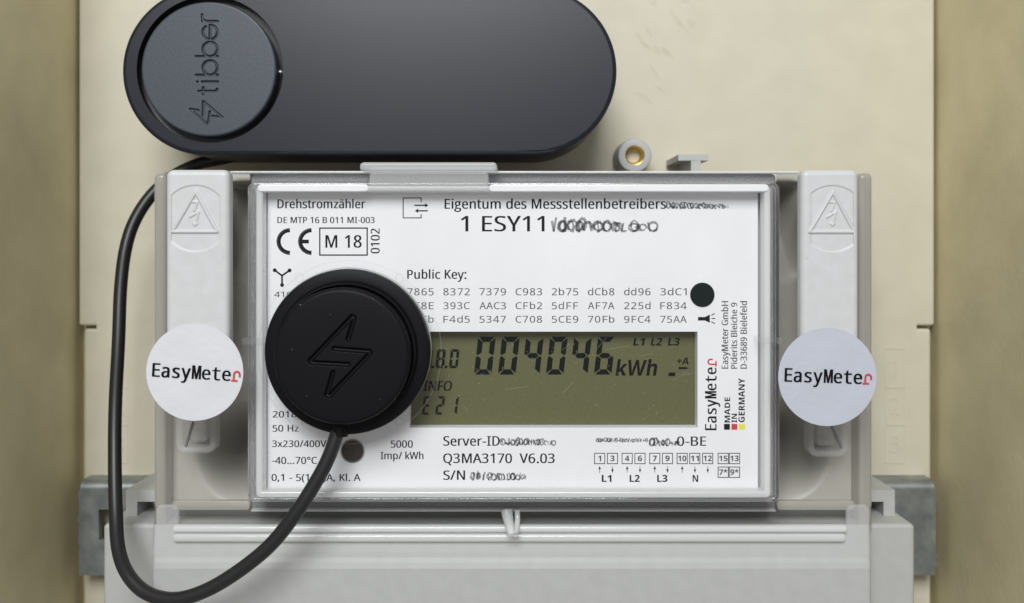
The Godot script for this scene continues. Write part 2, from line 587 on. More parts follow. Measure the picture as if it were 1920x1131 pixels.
func mount_block(t: Node3D) -> void:
	# the wide lower block with its two square hooks
	var st := begin()
	var z := 35.0
	var r := rect_at(193, 983, 1716, 1400, z)
	block(st, r, 1.2, 14, z, 1.0)
	part(st, "terminal_block", M.grey, t)
	for s in 2:
		st = begin()
		var zf := 27.0
		var f := func(u): return 1920.0 - u if s else u      # the right hook mirrors the left one
		var shift := 6.0 if s else 0.0
		var us := [236.0, 257.0, 300.0]
		var rects := [[us[0], 919, us[1], 972], [us[1], 919, us[2], 941]]
		for q in rects:
			var a: float = f.call(q[0]) - shift
			var b: float = f.call(q[2]) - shift
			var rr := rect_at(minf(a, b), q[1], maxf(a, b), q[3], zf)
			box(st, Vector3(rr.position.x, rr.position.y, 15), Vector3(rr.end.x, rr.end.y, zf))
		part(st, "square_hook", M.grey, t)
		st = begin()      # the slanting web behind the hook
		var xa: float = at(f.call(240.0) - shift, 0, zf).x
		var xb: float = at(f.call(300.0) - shift, 0, zf).x
		var ya := at(0, 919, zf).y
		quad(st, Vector3(xa, ya, zf - 1), Vector3(xb, ya, zf - 1), Vector3(xb, ya + 2.5, 9), Vector3(xa + (4.0 if s == 0 else -4.0), ya + 2.5, 9), Vector3(0, 1, 0.1).normalized())
		box(st, Vector3(minf(xa, xb), ya - 1, 9), Vector3(maxf(xa, xb), ya + 0.2, 15))
		part(st, "hook_web", M.grey, t)
	# the cover over the terminals, at the bottom of the picture
	st = begin()
	z = 48.5
	var tl := at(284, 1018, 45)
	var tr := at(1635, 1018, 45)
	var fl := at(288, 1056, z)
	var ytop := at(0, 985, 45).y
	var x0 := tl.x
	var x1 := tr.x
	# profile in y-z: up the slope of the upper edge, then over to the front
	var prof := [Vector2(ytop, 36), Vector2(ytop, 44.4), Vector2(ytop - 0.6, 45), Vector2(tl.y - 2.0, 46.2), Vector2(fl.y + 1.0, z - 1.1), Vector2(fl.y, z - 0.35), Vector2(fl.y - 1.4, z), Vector2(-170, z)]
	var inset := [0.0, 0.0, 0.1, 0.3, 0.9, 1.0, 1.1, 1.1]
	var sides := 6
	for i in prof.size() - 1:
		var na := Vector2(0, 1)
		var d: Vector2 = (prof[i + 1] - prof[i]).normalized()
		var nb := Vector2(-d.y, d.x)
		if nb.y < -0.01:
			nb = -nb
		var n := Vector3(0, nb.x if nb.x != 0.0 else 0.0, nb.y)
		if i == 0:
			n = Vector3(0, 1, 0)
		elif n.z < 0.0:
			n = -n
		quad(st, Vector3(x0 + inset[i] + 1.2, prof[i].x, prof[i].y), Vector3(x1 - inset[i] - 1.2, prof[i].x, prof[i].y), Vector3(x1 - inset[i + 1] - 1.2, prof[i + 1].x, prof[i + 1].y), Vector3(x0 + inset[i + 1] + 1.2, prof[i + 1].x, prof[i + 1].y), n)
		for s in 2:      # rounded sides falling back to the block
			for k in sides:
				var e0 := PI / 2 * k / sides
				var e1 := PI / 2 * (k + 1) / sides
				var sg := -1.0 if s == 0 else 1.0
				var pts := []
				var ns := []
				for q in [[i, e0], [i, e1], [i + 1, e1], [i + 1, e0]]:
					var ex: float = (x0 + inset[q[0]] + 1.2) if s == 0 else (x1 - inset[q[0]] - 1.2)
					pts.append(Vector3(ex + sg * 1.2 * sin(q[1]), prof[q[0]].x, prof[q[0]].y - 1.2 * (1.0 - cos(q[1]))))
					ns.append((n * cos(q[1]) + Vector3(sg, 0, 0) * sin(q[1])).normalized())
				tri(st, pts[0], pts[1], pts[2], ns[0], ns[1], ns[2])
				tri(st, pts[0], pts[2], pts[3], ns[0], ns[2], ns[3])
		for s in 2:
			var sg := -1.0 if s == 0 else 1.0
			var pa: float = (x0 + inset[i]) if s == 0 else (x1 - inset[i])
			var pb: float = (x0 + inset[i + 1]) if s == 0 else (x1 - inset[i + 1])
			quad(st, Vector3(pa, prof[i].x, prof[i].y - 1.2), Vector3(pb, prof[i + 1].x, prof[i + 1].y - 1.2), Vector3(pb, prof[i + 1].x, 30), Vector3(pa, prof[i].x, 30), Vector3(sg, 0, 0))
	part(st, "terminal_cover", M.grey, t)

func housing(t: Node3D) -> void:
	# the tray at the back, seen through the clear wings
	var st := begin()
	var r := rect_at(292, 326, 1632, 1000, 40)
	block(st, r, 1.5, 8, 12, 0.8)
	part(st, "back_tray", M.tray, t)
	# wing floors with a deep slot beside the slide and a hollow beside the body
	for s in 2:
		st = begin()
		var wing := rect_at(290, 326, 469, 950, 38) if s == 0 else rect_at(1456, 326, 1634, 950, 38)
		var inner := wing.end.x if s == 0 else wing.position.x
		var hollow := at2(452, 848, 38) if s == 0 else at2(1474, 842, 38)
		var y_a := at(0, 345, 38).y
		var y_b := at(0, 470, 38).y
		var dip := func(x: float, y: float) -> float:
			var d := absf(x - inner)
			var slot := smoothstep(7.0, 3.0, d) * smoothstep(y_b - 9.0, y_b + 9.0, y) * smoothstep(y_a + 0.6, y_a - 0.6, y)
			var q := (Vector2(x, y) - hollow) / Vector2(12.0, 14.0)
			return -22.0 * maxf(slot * 0.6, smoothstep(1.0, 0.0, q.length()))
		face_grid(st, wing, 0.3, 38, 60, 160, dip)
		part(st, "wing_floor", M.tray, t)
	st = begin()
	block(st, rect_at(292, 951, 1632, 1002, 37), 0.4, 13, 37, 0.3)  # dark band: the shade below the body is painted into the ledge
	part(st, "shaded_ledge", M.ledge_shade, t)
	# the grey body that carries the printed face
	st = begin()
	block(st, rect_at(470, 326, 1455, 957, 43), 1.2, 14, 43, 0.5)
	part(st, "body", M.body, t)
	# the lug at the top, a T rail running back to the plate
	st = begin()
	var a := at(1272, 290, 22)
	var b := at(1329, 301, 22)
	box(st, Vector3(a.x, b.y, 0), Vector3(b.x, a.y, 22))
	a = at(1296, 301, 22)
	b = at(1314, 330, 22)
	box(st, Vector3(a.x, b.y, 0), Vector3(b.x, a.y + 0.01, 21.9))
	part(st, "mounting_lug", M.grey, t)

func face(t: Node3D) -> void:
	# added white frame round the face imitates refracted light strips; groove between the two
	var st := begin()
	var o := rrect(rect_at(474, 346, 1447, 938, 48), 3.2)
	sweep(st, o, PackedVector2Array([Vector2(0, 43), Vector2(0, 48.7), Vector2(-0.4, 49.1), Vector2(-1.7, 49.1), Vector2(-1.9, 48.9), Vector2(-1.95, 45.3)]))
	var base := rect_at(478, 350, 1443, 934, 48)
	box(st, Vector3(base.position.x, base.position.y, 43), Vector3(base.end.x, base.end.y, 45.2))
	part(st, "refraction_frame", M.frame, t)
	st = begin()
	var L := at2(502, 362, ZL)
	var R := at2(1421, 916, ZL)
	var h0 := at2(768, 622, ZL)
	var h1 := at2(1308, 802, ZL)
	for q in [[L.x, h0.y, R.x, L.y], [L.x, R.y, R.x, h1.y], [L.x, h1.y, h0.x, h0.y], [h1.x, h1.y, R.x, h0.y]]:      # round the opening of the display
		box(st, Vector3(q[0], q[1], ZL - 4.6), Vector3(q[2], q[3], ZL))
	var f := part(st, "printed_face", M.paper, t)
	print_face(f)
	# the infrared window and the pulse window
	st = begin()
	var c := at2(1317, 553, ZL)
	sweep(st, ring_of(c, px(ZL) * 23), PackedVector2Array([Vector2(0, ZL), Vector2(-0.1, ZL + 0.3), Vector2(-0.35, ZL + 0.45)]), false, true)
	part(st, "infrared_window", M.lens, t)
	st = begin()
	c = at2(661, 846, ZL)
	sweep(st, ring_of(c, px(ZL) * 20), PackedVector2Array([Vector2(0, ZL), Vector2(-0.05, ZL + 0.3), Vector2(-0.3, ZL + 0.4)]), false, true)
	part(st, "pulse_window", M.amber, t)
	st = begin()
	sweep(st, ring_of(c, px(ZL) * 22.5), PackedVector2Array([Vector2(0, ZL), Vector2(-0.02, ZL + 0.18), Vector2(-0.3, ZL + 0.18)]))
	part(st, "pulse_window_rim", M.pale_ink, t)

func print_face(f: Node3D) -> void:
	var sans := font("Droid Sans")
	var bold := font("Droid Sans", true)
	var mono := font("Droid Sans Mono")
	var k := px(ZL)
	# words, font, left, right, capital top, baseline, weight, ink
	var rows := [
		["Drehstromzähler", sans, 520, 685, 374, 390.6, 0.022, M.ink], ["DE MTP 16 B 011 MI-003", sans, 520, 702.4, 407, 418.4, 0.02, M.ink], ["M 18", sans, 610, 678, 441, 464.6, 0.018, M.ink],
		["Eigentum des Messstellenbetreibers", sans, 833.5, 1249, 373, 391.5, 0.022, M.ink], ["1 ESY11", sans, 864, 1021, 405, 434, 0.018, M.ink], ["Public Key:", sans, 763.5, 874.5, 506, 522.8, 0.022, M.ink],
		["5000", sans, 732.7, 774, 826, 839.5, 0.02, M.ink], ["Imp/ kWh", sans, 713.5, 794, 847.6, 861.2, 0.02, M.ink], ["Server-ID", sans, 831, 937, 818, 836, 0.02, M.ink], ["Q3MA3170", sans, 831, 960, 850.5, 868.5, 0.02, M.ink], ["V6.03", sans, 974, 1040, 850.5, 868.5, 0.02, M.ink],
		["S/N", sans, 831, 872, 882.4, 900, 0.02, M.ink], ["0-BE", sans, 1269.5, 1324, 818.6, 836, 0.02, M.ink],
		["410", sans, 514, 547, 547, 557.4, 0.01, M.grey_ink], ["2018", sans, 511, 556, 771, 783, 0.02, M.ink], ["50 Hz", sans, 511, 560, 797, 809.4, 0.02, M.ink], ["3x230/400V", sans, 510, 612, 826, 838.4, 0.02, M.ink], ["-40...70°C", sans, 510, 594.4, 857, 870, 0.02, M.ink], ["0,1 - 5(100)A, Kl. A", sans, 509, 676, 889, 902, 0.02, M.ink],
		["L1", bold, 1128.4, 1146.6, 891, 903.8, 0, M.ink], ["L2", bold, 1180.7, 1199.5, 891, 903.8, 0, M.ink], ["L3", bold, 1232.3, 1251.5, 891, 903.8, 0, M.ink], ["N", bold, 1298.8, 1309.2, 891, 903.8, 0, M.ink],
	]
	var keys := ["7865 8372 7379 C983 2b75 dCb8 dd96 3dC1", "6F8E 393C AAC3 CFb2 5dFF AF7A 225d F834", "8AFb F4d5 5347 C708 5CE9 70Fb 9FC4 75AA"]
	for i in 3:
		var words: PackedStringArray = keys[i].split(" ")
		for j in 8:
			var u := 763.5 + 67.8 * j
			rows.append([words[j], mono, u, u + 49.5, [540.5, 566.8, 592.4][i], [553.8, 579.8, 605.2][i], 0.0, M.grey_ink])
	for r in rows:
		var st := begin()
		write(st, r[0], r[1], at2(r[2], r[5], ZL), (r[3] - r[2]) * k, (r[5] - r[4]) * k, ZL, 0.0, 0.0, r[6])
		part(st, "lettering", r[7], f)
	# upright lettering: words, font, left (top of capitals), baseline, upper end, lower end
	var tall := [
		["0102", sans, 695, 711.6, 428.5, 475.5, 0.02, M.ink], ["EasyMeter GmbH", sans, 1353.2, 1365.4, 564.8, 691.5, 0.022, M.grey_ink], ["Piderits Bleiche 9", sans, 1370.6, 1382.2, 567.7, 691.5, 0.022, M.grey_ink], ["D-33689 Bielefeld", sans, 1388.6, 1400.6, 564.8, 691.5, 0.022, M.grey_ink],
		["MADE", bold, 1358.7, 1369, 745, 792.5, 0.0, M.ink], ["IN", bold, 1372, 1382, 776, 792.5, 0.0, M.ink], ["GERMANY", bold, 1385, 1396.4, 709.5, 792, 0.0, M.ink], ["EasyMete", mono, 1322, 1343.5, 689, 807, 0.03, M.ink],
	]
	for r in tall:
		var st := begin()
		write(st, r[0], r[1], at2(r[3], r[5], ZL), (r[5] - r[4]) * k, (r[3] - r[2]) * k, ZL, PI / 2, 0.0, r[6])
		part(st, "lettering", r[7], f)
	var st := begin()
	red_letter(st, at2(1343.5, 688, ZL), k * 17.5, PI / 2, ZL)
	part(st, "lettering", M.red_ink, f)
	# three small squares of the flag
	for q in [[1357.6, M.ink], [1371.6, M.red_ink], [1385.8, M.yellow_ink]]:
		st = begin()
		var rr := rect_at(q[0], 795, q[0] + 11, 806, ZL)
		plate(st, PackedVector2Array([rr.position, Vector2(rr.end.x, rr.position.y), rr.end, Vector2(rr.position.x, rr.end.y)]), ZL)
		part(st, "flag_square", q[1], f)
	# CE mark
	st = begin()
	for cu in [543.5, 584.0]:
		var last := []
		for a in arc(Vector2(cu, 453), 21.3, 90, 270, 22):
			if last:
				line(st, at2(last[0].x, last[0].y, ZL), at2(a.x, a.y, ZL), k * 7.8, ZL)
			last = [a]
	line(st, at2(565, 453, ZL), at2(579, 453, ZL), k * 7, ZL + 0.004)
	part(st, "conformity_mark", M.ink, f)
	st = begin()
	outline_box(st, rect_at(598.3, 426.6, 689.6, 479.6, ZL), k * 2.4, ZL)
	part(st, "metrology_box", M.ink, f)
	# three-phase symbol
	st = begin()
	var cc := Vector2(528.6, 517)
	for q in [Vector2(515, 506.8), Vector2(542.8, 507.2), Vector2(528.8, 534.6)]:
		line(st, at2(cc.x, cc.y, ZL), at2(q.x, q.y, ZL), k * 3.3, ZL, INK + 0.001 * q.x / 500)
		dot(st, at2(q.x, q.y, ZL), k * 3.6, ZL, INK + 0.004)
	part(st, "three_phase_symbol", M.ink, f)
	# energy in and out symbol
	st = begin()
	for q in [[755.3, 371.2, 789.8, 371.2], [755.3, 408.6, 789.8, 408.6], [755.8, 370.4, 755.8, 409.4], [789.5, 370.4, 789.5, 379.5], [789.5, 401.5, 789.5, 409.4]]:
		line(st, at2(q[0], q[1], ZL), at2(q[2], q[3], ZL), k * 1.7, ZL, INK + 0.0006 * (q[0] - 755))
	for q in [[777, 385.1, 797, 1], [802, 395.4, 784, -1]]:
		line(st, at2(q[0], q[1], ZL), at2(q[2], q[1], ZL), k * 2.4, ZL, INK + 0.006)
		var tip: float = q[2] + 6.0 * q[3]
		var poly := [at2(tip, q[1], ZL), at2(q[2], q[1] - 4.0, ZL), at2(q[2], q[1] + 4.0, ZL)]
		plate(st, PackedVector2Array([poly[0], poly[1], poly[2]] if q[3] > 0 else [poly[0], poly[2], poly[1]]), ZL, INK + 0.009)
	part(st, "in_out_symbol", M.ink, f)
	# torch symbol under the infrared window
	st = begin()
	var r0 := rect_at(1309, 594.6, 1322, 601.2, ZL)
	plate(st, PackedVector2Array([r0.position, Vector2(r0.end.x, r0.position.y), r0.end, Vector2(r0.position.x, r0.end.y)]), ZL)
	plate(st, PackedVector2Array([at2(1322, 601.2, ZL), at2(1331, 605.4, ZL), at2(1331, 590, ZL), at2(1322, 594.6, ZL)]), ZL)
	for q in [[1334, 591.5, 1340, 588], [1334.5, 597.4, 1341, 597.4], [1334, 603.5, 1340.5, 607]]:
		line(st, at2(q[0], q[1], ZL), at2(q[2], q[3], ZL), k * 1.7, ZL)
	part(st, "torch_symbol", M.ink, f)
	# terminal numbers in their boxes
	var starts := [182, 310, 457, 585, 733, 860, 1007, 1133, 1262, 1418, 1530, 1418, 1530]
	var nums := ["1", "3", "4", "6", "7", "9", "10", "11", "12", "15", "13", "7*", "9*"]
	for i in 13:
		st = begin()
		var u: float = 1080 + starts[i] / 5.333
		var v := 849.4 if i < 11 else 875.2
		outline_box(st, rect_at(u, v, u + 20.6, v + 21, ZL), k * 1.5, ZL)
		var w := 5.6 if nums[i] == "1" else 8.0 if nums[i].length() == 1 else 15.5
		write(st, nums[i], bold, at2(u + 10.3 - w / 2, v + 15.6, ZL), w * k, k * 10.4, ZL)
		part(st, "terminal_number", M.grey_ink, f)
	st = begin()
	for i in 9:
		var u: float = 1080 + [237, 365, 512, 640, 788, 915, 1062, 1190, 1318][i] / 5.333
		var up: bool = i in [0, 2, 4, 6]
		line(st, at2(u, 874.5, ZL), at2(u, 886.5, ZL), k * 1.0, ZL)
		var y0 := 873.8 if up else 886.6
		var y1 := 880.0 if up else 880.4
		var p := [at2(u, y0, ZL), at2(u - 2.3, y1, ZL), at2(u + 2.3, y1, ZL)]
		plate(st, PackedVector2Array([p[0], p[1], p[2]] if up else [p[0], p[2], p[1]]), ZL, INK + 0.004)
	part(st, "terminal_arrows", M.ink, f)
	# smudged rubbed-out print: u0, u1, top, base, ink
	for q in [[1033, 1225, 405, 434, 0], [1250, 1362, 377, 391, 1], [938, 1036, 819, 835, 0], [883, 982, 882, 900, 0], [1118, 1212, 819, 829, 0], [1218, 1266, 819, 836, 0]]:
		for shade in 3:
			st = begin()
			var u: float = q[0]
			var hgt: float = q[3] - q[2]
			var n := 0
			while u < q[1]:
				var fade: float = (u - q[0]) / (q[1] - q[0])
				var wdt := rng.randf_range(0.3, 0.62) * hgt
				var tall_ := hgt * rng.randf_range(0.6, 0.95) * (1.0 - 0.25 * fade)
				var kind := rng.randi() % 4 % 3
				var pts := []
				if kind == 0:
					pts = arc(Vector2(u + wdt / 2, q[3] - tall_ / 2), 1.0, rng.randf_range(0, 140), rng.randf_range(360, 480), 9)
				elif kind == 1:
					pts = [Vector2(rng.randf_range(-1, 1), -1), Vector2(rng.randf_range(-0.5, 0.5), 1)]
				else:
					pts = [Vector2(-0.8, rng.randf_range(0, 1)), Vector2(0.1, rng.randf_range(-1, 1)), Vector2(0.7, rng.randf_range(0, 1))]
				var c := Vector2(u + wdt / 2, q[3] - tall_ / 2)
				var last := Vector2.INF
				for p in pts:
					var d: Vector2 = (p - c) if kind == 0 else p
					var e := c + Vector2(d.x * wdt * 0.5, d.y * tall_ * 0.5) + Vector2(rng.randf_range(-1.0, 1.0), rng.randf_range(-1.0, 1.0))
					if last != Vector2.INF and (shade < 2 or n % 2 == 1) and last.distance_to(e) > 0.2:
						line(st, at2(last.x, last.y, ZL), at2(e.x, e.y, ZL), k * hgt * rng.randf_range(0.1, 0.24) * (1.0 - 0.35 * fade), ZL, INK + rng.randf_range(0, 0.01))
					last = e
				u += wdt + hgt * rng.randf_range(0.02, 0.14)
				n += 1
			part(st, "smudged_print", M.smudge, f)

func red_letter(st: SurfaceTool, corner: Vector2, size: float, turn: float, z: float) -> void:      # the reversed red r with its foot
	var w := size * 0.17
	var last := Vector2.INF
	var pts := [Vector2(0.28, 0.0), Vector2(0.28, 0.62)]
	pts.append_array(arc(Vector2(0.56, 0.66), 0.28, 172, 10, 12))
	pts.append(Vector2(0.84, 0.42))
	var n := 0
	for p in pts:
		var q: Vector2 = (p * size * Vector2(0.95, 0.95)).rotated(turn) + corner
		if last != Vector2.INF:
			line(st, last, q, w, z, INK + 0.0005 * n)
		last = q
		n += 1
	line(st, (Vector2(0.04, 0.05) * size).rotated(turn) + corner, (Vector2(0.62, 0.05) * size).rotated(turn) + corner, w * 0.9, z, INK + 0.008)

# a digit of seven bars; cell: lower left corner, size and slant, in photograph pixels
func digit(st: SurfaceTool, on: String, u: float, v: float, w: float, h: float, slant: float, th: float, z: float) -> void:
	var g := th * 0.07
	var c := th * 0.5
	var hx := h / 2
	var shapes := {
		"a": [[g + c * 0.4, h], [w - g - c * 0.4, h], [w - th - g * 0.5, h - th], [th + g * 0.5, h - th]],
		"d": [[th + g * 0.5, th], [w - th - g * 0.5, th], [w - g - c * 0.4, 0], [g + c * 0.4, 0]],
		"f": [[0, h - g - c * 0.4], [th, h - th - g], [th, hx + c + g], [c * 0.6, hx + g], [0, hx + g + c * 0.6]],
		"b": [[w, h - g - c * 0.4], [w, hx + g + c * 0.6], [w - c * 0.6, hx + g], [w - th, hx + c + g], [w - th, h - th - g]],
		"e": [[0, g + c * 0.4], [0, hx - g - c * 0.6], [c * 0.6, hx - g], [th, hx - c - g], [th, th + g]],
		"c": [[w, g + c * 0.4], [w - th, th + g], [w - th, hx - c - g], [w - c * 0.6, hx - g], [w, hx - g - c * 0.6]],
		"g": [[c + g, hx], [th + g, hx + c], [w - th - g, hx + c], [w - c - g, hx], [w - th - g, hx - c], [th + g, hx - c]],
	}
	for s in on:
		var poly := PackedVector2Array()
		for p in shapes[s]:
			poly.append(at2(u + p[0] + p[1] * slant, v - p[1], z))
		if Geometry2D.is_polygon_clockwise(poly):
			poly.reverse()
		plate(st, poly, z, 0.05)

func display(t: Node3D) -> void:
	var z := ZL - 3.7
	var st := begin()
	var a := at2(764, 618, ZL)
	var b := at2(1312, 806, ZL)
	box(st, Vector3(a.x, b.y, z - 0.8), Vector3(b.x, a.y, z))
	var d := part(st, "display", M.lcd, t, "olive liquid crystal display reading 004046 kWh")
	var big := {"0": "abcdef", "4": "bcfg", "6": "acdefg"}
	for i in 6:
		st = begin()
		digit(st, big["004046"[i]], 888.5 + 45.0 * i, 702.5, 33.0, 71, 0.115, 9.8, z)
		part(st, "digit", M.segment, d)
	for q in [["bc", 791.5], ["abcdefg", 816], ["abcdef", 841.5]]:
		st = begin()
		digit(st, q[0], q[1], 690.5, 16.4, 35.5, 0.11, 5.0, z)
		part(st, "digit", M.segment, d)
	for u in [808.5, 833.5]:
		st = begin()
		plate(st, PackedVector2Array([at2(u, 690.5, z), at2(u + 5, 690.5, z), at2(u + 5.4, 686, z), at2(u + 0.4, 686, z)]), z, 0.05)
		part(st, "decimal_point", M.segment, d)
	for q in [["adefg", 790.5], ["abdeg", 815.5], ["bc", 841]]:
		st = begin()
		digit(st, q[0], q[1], 778, 15.4, 35, 0.12, 5.0, z)
		part(st, "digit", M.faded, d)
	var bold := font("Droid Sans", true)
	var sans := font("Droid Sans")
	var k := px(z)
	for q in [["VINFO", sans, 779, 846, 714.5, 733, 0.15, 0.03], ["kWh", bold, 1154, 1230, 675.5, 704.4, 0.15, 0.0], ["+A", bold, 1269, 1291, 671, 683.4, 0.15, 0.0], ["L1", bold, 1187, 1207, 634, 648, 0.2, 0.0], ["L2", bold, 1220, 1240, 634, 648, 0.2, 0.0], ["L3", bold, 1252, 1273, 634, 648, 0.2, 0.0]]:
		st = begin()
		write(st, q[0], q[1], at2(q[2], q[5], z), (q[3] - q[2]) * k, (q[5] - q[4]) * k, z, 0.0, q[6], q[7], 0.05)
		part(st, "lettering", M.segment, d)
	st = begin()
	plate(st, PackedVector2Array([at2(1253, 705.4, z), at2(1265.5, 705.4, z), at2(1266.6, 698.6, z), at2(1254, 698.6, z)]), z, 0.05)
	plate(st, PackedVector2Array([at2(1272, 692.3, z), at2(1286, 692.3, z), at2(1292, 690.3, z), at2(1286, 688.5, z), at2(1272, 688.5, z)]), z, 0.05)
	part(st, "flow_marks", M.segment, d)
	st = begin()      # lint and dust on the display
	for i in 90:
		var c := Vector2(rng.randf_range(790, 1300), rng.randf_range(640, 798))
		var e := Vector2.from_angle(rng.randf() * TAU) * rng.randf_range(0.6, 4.0)
		line(st, at2(c.x, c.y, z), at2(c.x + e.x, c.y + e.y, z), k * rng.randf_range(0.4, 0.9), z, 0.06)
	M.lint = plain(lin(0.30, 0.28, 0.15), 0.7)
	var l := part(st, "lint", M.lint, d)
	l.set_meta("kind", "stuff")

func cover(t: Node3D) -> void:
	# clear skirt and the sheet over both wings
	var st := begin()
	var o := rrect(rect_at(287, 322, 1637, 1006, ZW), 1.4)
	sweep(st, o, PackedVector2Array([Vector2(0, 12), Vector2(0, ZW - 0.7), Vector2(-0.2, ZW - 0.2), Vector2(-0.7, ZW)]))
	var out := rect_at(287, 322, 1637, 1006, ZW).grow(-0.7)
	var inn := rect_at(466, 338, 1460, 945, ZW)
	for q in [[out.position.x, out.position.y, inn.position.x, out.end.y], [inn.end.x, out.position.y, out.end.x, out.end.y], [inn.position.x, inn.end.y, inn.end.x, out.end.y], [inn.position.x, out.position.y, inn.end.x, inn.position.y]]:
		quad(st, Vector3(q[0], q[1], ZW), Vector3(q[2], q[1], ZW), Vector3(q[2], q[3], ZW), Vector3(q[0], q[3], ZW), Vector3(0, 0, 1))
	# raised window
	var w := rrect(rect_at(466, 340, 1460, 944, ZC), 1.8)
	sweep(st, w, PackedVector2Array([Vector2(0.4, ZW), Vector2(0, ZC - 1.2), Vector2(-0.35, ZC - 0.35), Vector2(-1.2, ZC)]), false, true)
	part(st, "clear_cover", M.glassy, t)
	# thickness of the cover where one looks along it: skirt strips, window edge, ribs
	st = begin()
	block(st, rect_at(287.8, 325, 310, 1004, ZW), 1.2, 34, ZW - 0.15, 1.1)
	part(st, "skirt", M.smoky, t)
	st = begin()
	block(st, rect_at(1611, 325, 1636.2, 1004, ZW), 1.2, 34, ZW - 0.15, 1.1)
	part(st, "skirt", M.smoky, t)
	st = begin()
	block(st, rect_at(430, 320.5, 1500, 325, ZW + 1), 0.3, ZW - 3, ZW + 1, 0.28)
	part(st, "upper_lip", M.rail, t)
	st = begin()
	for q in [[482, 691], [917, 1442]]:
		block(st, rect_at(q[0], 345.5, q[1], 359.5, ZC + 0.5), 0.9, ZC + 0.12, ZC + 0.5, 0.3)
	part(st, "bevel_highlight", M.bevel_glint, t)  # white bars put in as the bright reflection along the top bevel
	st = begin()
	sweep(st, rrect(rect_at(464, 342, 1462, 942, ZC), 1.8), bar_profile(9 * px(ZC), 44.2, ZC + 0.15, 0.45))
	part(st, "window_edge", M.solid, t)
	st = begin()
	sweep(st, rrect(rect_at(479, 347, 1446, 935, ZC), 1.4), bar_profile(14 * px(ZC), 50.4, ZC + 0.1, 0.6))
	part(st, "window_bevel", M.rail, t)
	# ribs across the frame and the wings
	for q in [[452, 634, 500, 647], [1421, 633, 1468, 646]]:
		st = begin()
		block(st, rect_at(q[0], q[1], q[2], q[3], ZC + 0.4), 0.4, 45, ZC + 0.5, 0.35)
		part(st, "frame_rib", M.hairline, t)
	for q in [[322, 940, 468, 957], [1458, 940, 1604, 957]]:
		st = begin()
		block(st, rect_at(q[0], q[1], q[2], q[3], ZW + 0.3), 0.8, ZW - 1.5, ZW + 0.3, 0.25)
		part(st, "wing_rib", M.smoky, t)
	for q in [[291, 948, 334, 1004], [1588, 948, 1632, 1004]]:
		st = begin()
		block(st, rect_at(q[0], q[1], q[2], q[3], ZW + 1), 1.6, ZW + 0.1, ZW + 1, 0.7)
		part(st, "cover_foot", M.haze, t)
	# lower rail and the drop in its middle
	st = begin()
	block(st, rect_at(322, 987, 1590, 1000, ZW + 3.4), 0.75, ZW + 1.6, ZW + 3.4, 0.7)
	block(st, rect_at(322, 1002, 1588, 1018, ZW + 3.2), 0.9, ZW + 1.4, ZW + 3.2, 0.85)
	part(st, "lower_rail", M.rail, t)
	st = begin()
	block(st, rect_at(470, 956, 1455, 960, ZW + 1.2), 0.2, ZW - 1, ZW + 1.2, 0.18)  # pale strip added as the highlight along the lower edge
	part(st, "lower_edge_glint", M.edge, t)
	st = begin()
	var lug := spline([at(950, 957, ZW + 2), at(953, 975, ZW + 3.2), at(957, 992, ZW + 6), at(960, 1003, ZW + 7)], 6)
	tube(st, lug, func(f): return lerpf(1.5, 0.9, f), 12)
	lug = spline([at(970, 957, ZW + 2), at(970, 980, ZW + 3.2), at(966, 1003, ZW + 7)], 6)
	tube(st, lug, func(f): return lerpf(0.7, 0.7, f), 12)
	part(st, "moulded_drop", M.rail, t)
	# dust and fine scratches on the window
	st = begin()
	for i in 46:
		var q := Vector2(rng.randf_range(520, 1410), rng.randf_range(370, 905))
		dot(st, at2(q.x, q.y, ZC), px(ZC) * rng.randf_range(0.35, 0.8), ZC + 0.02, 0.02)
	for i in 9:
		var q := Vector2(rng.randf_range(780, 1280), rng.randf_range(630, 800))
		var e := Vector2.from_angle(rng.randf_range(-0.9, 0.2)) * rng.randf_range(10, 42)
		line(st, at2(q.x, q.y, ZC), at2(q.x + e.x, q.y + e.y, ZC), px(ZC) * 0.5, ZC + 0.02, 0.01 + 0.001 * i)
	part(st, "dust_and_scratches", M.haze, t).set_meta("kind", "stuff")
	# clip at the top
	st = begin()
	block(st, rect_at(674, 304, 932, 322, ZC + 2), 1.0, 40, ZC + 2, 0.7)
	part(st, "top_clip", M.edge, t)
	st = begin()
	block(st, rect_at(692, 322.6, 916, 357, ZC + 1.4), 0.9, ZC + 0.4, ZC + 1.4, 0.45)
	part(st, "clip_tongue", M.haze, t)
	# moulded ring that centres the reading head, with four small bosses
	st = begin()
	var c := at2(656, 660, ZC)
	sweep(st, ring_of(c, px(ZC) * 173, 96), PackedVector2Array([Vector2(0, ZC), Vector2(0, ZC + 0.3), Vector2(-0.15, ZC + 0.4), Vector2(-0.3, ZC + 0.3), Vector2(-0.3, ZC)]))
	for q in [[562, 520], [750, 521], [749, 790], [560, 792]]:
		sweep(st, ring_of(at2(q[0], q[1], ZC), px(ZC) * 9, 28), PackedVector2Array([Vector2(0, ZC), Vector2(0, ZC + 0.5), Vector2(-0.15, ZC + 0.6), Vector2(-0.4, ZC + 0.5), Vector2(-0.4, ZC)]))
	part(st, "locating_ring", M.hairline, t)
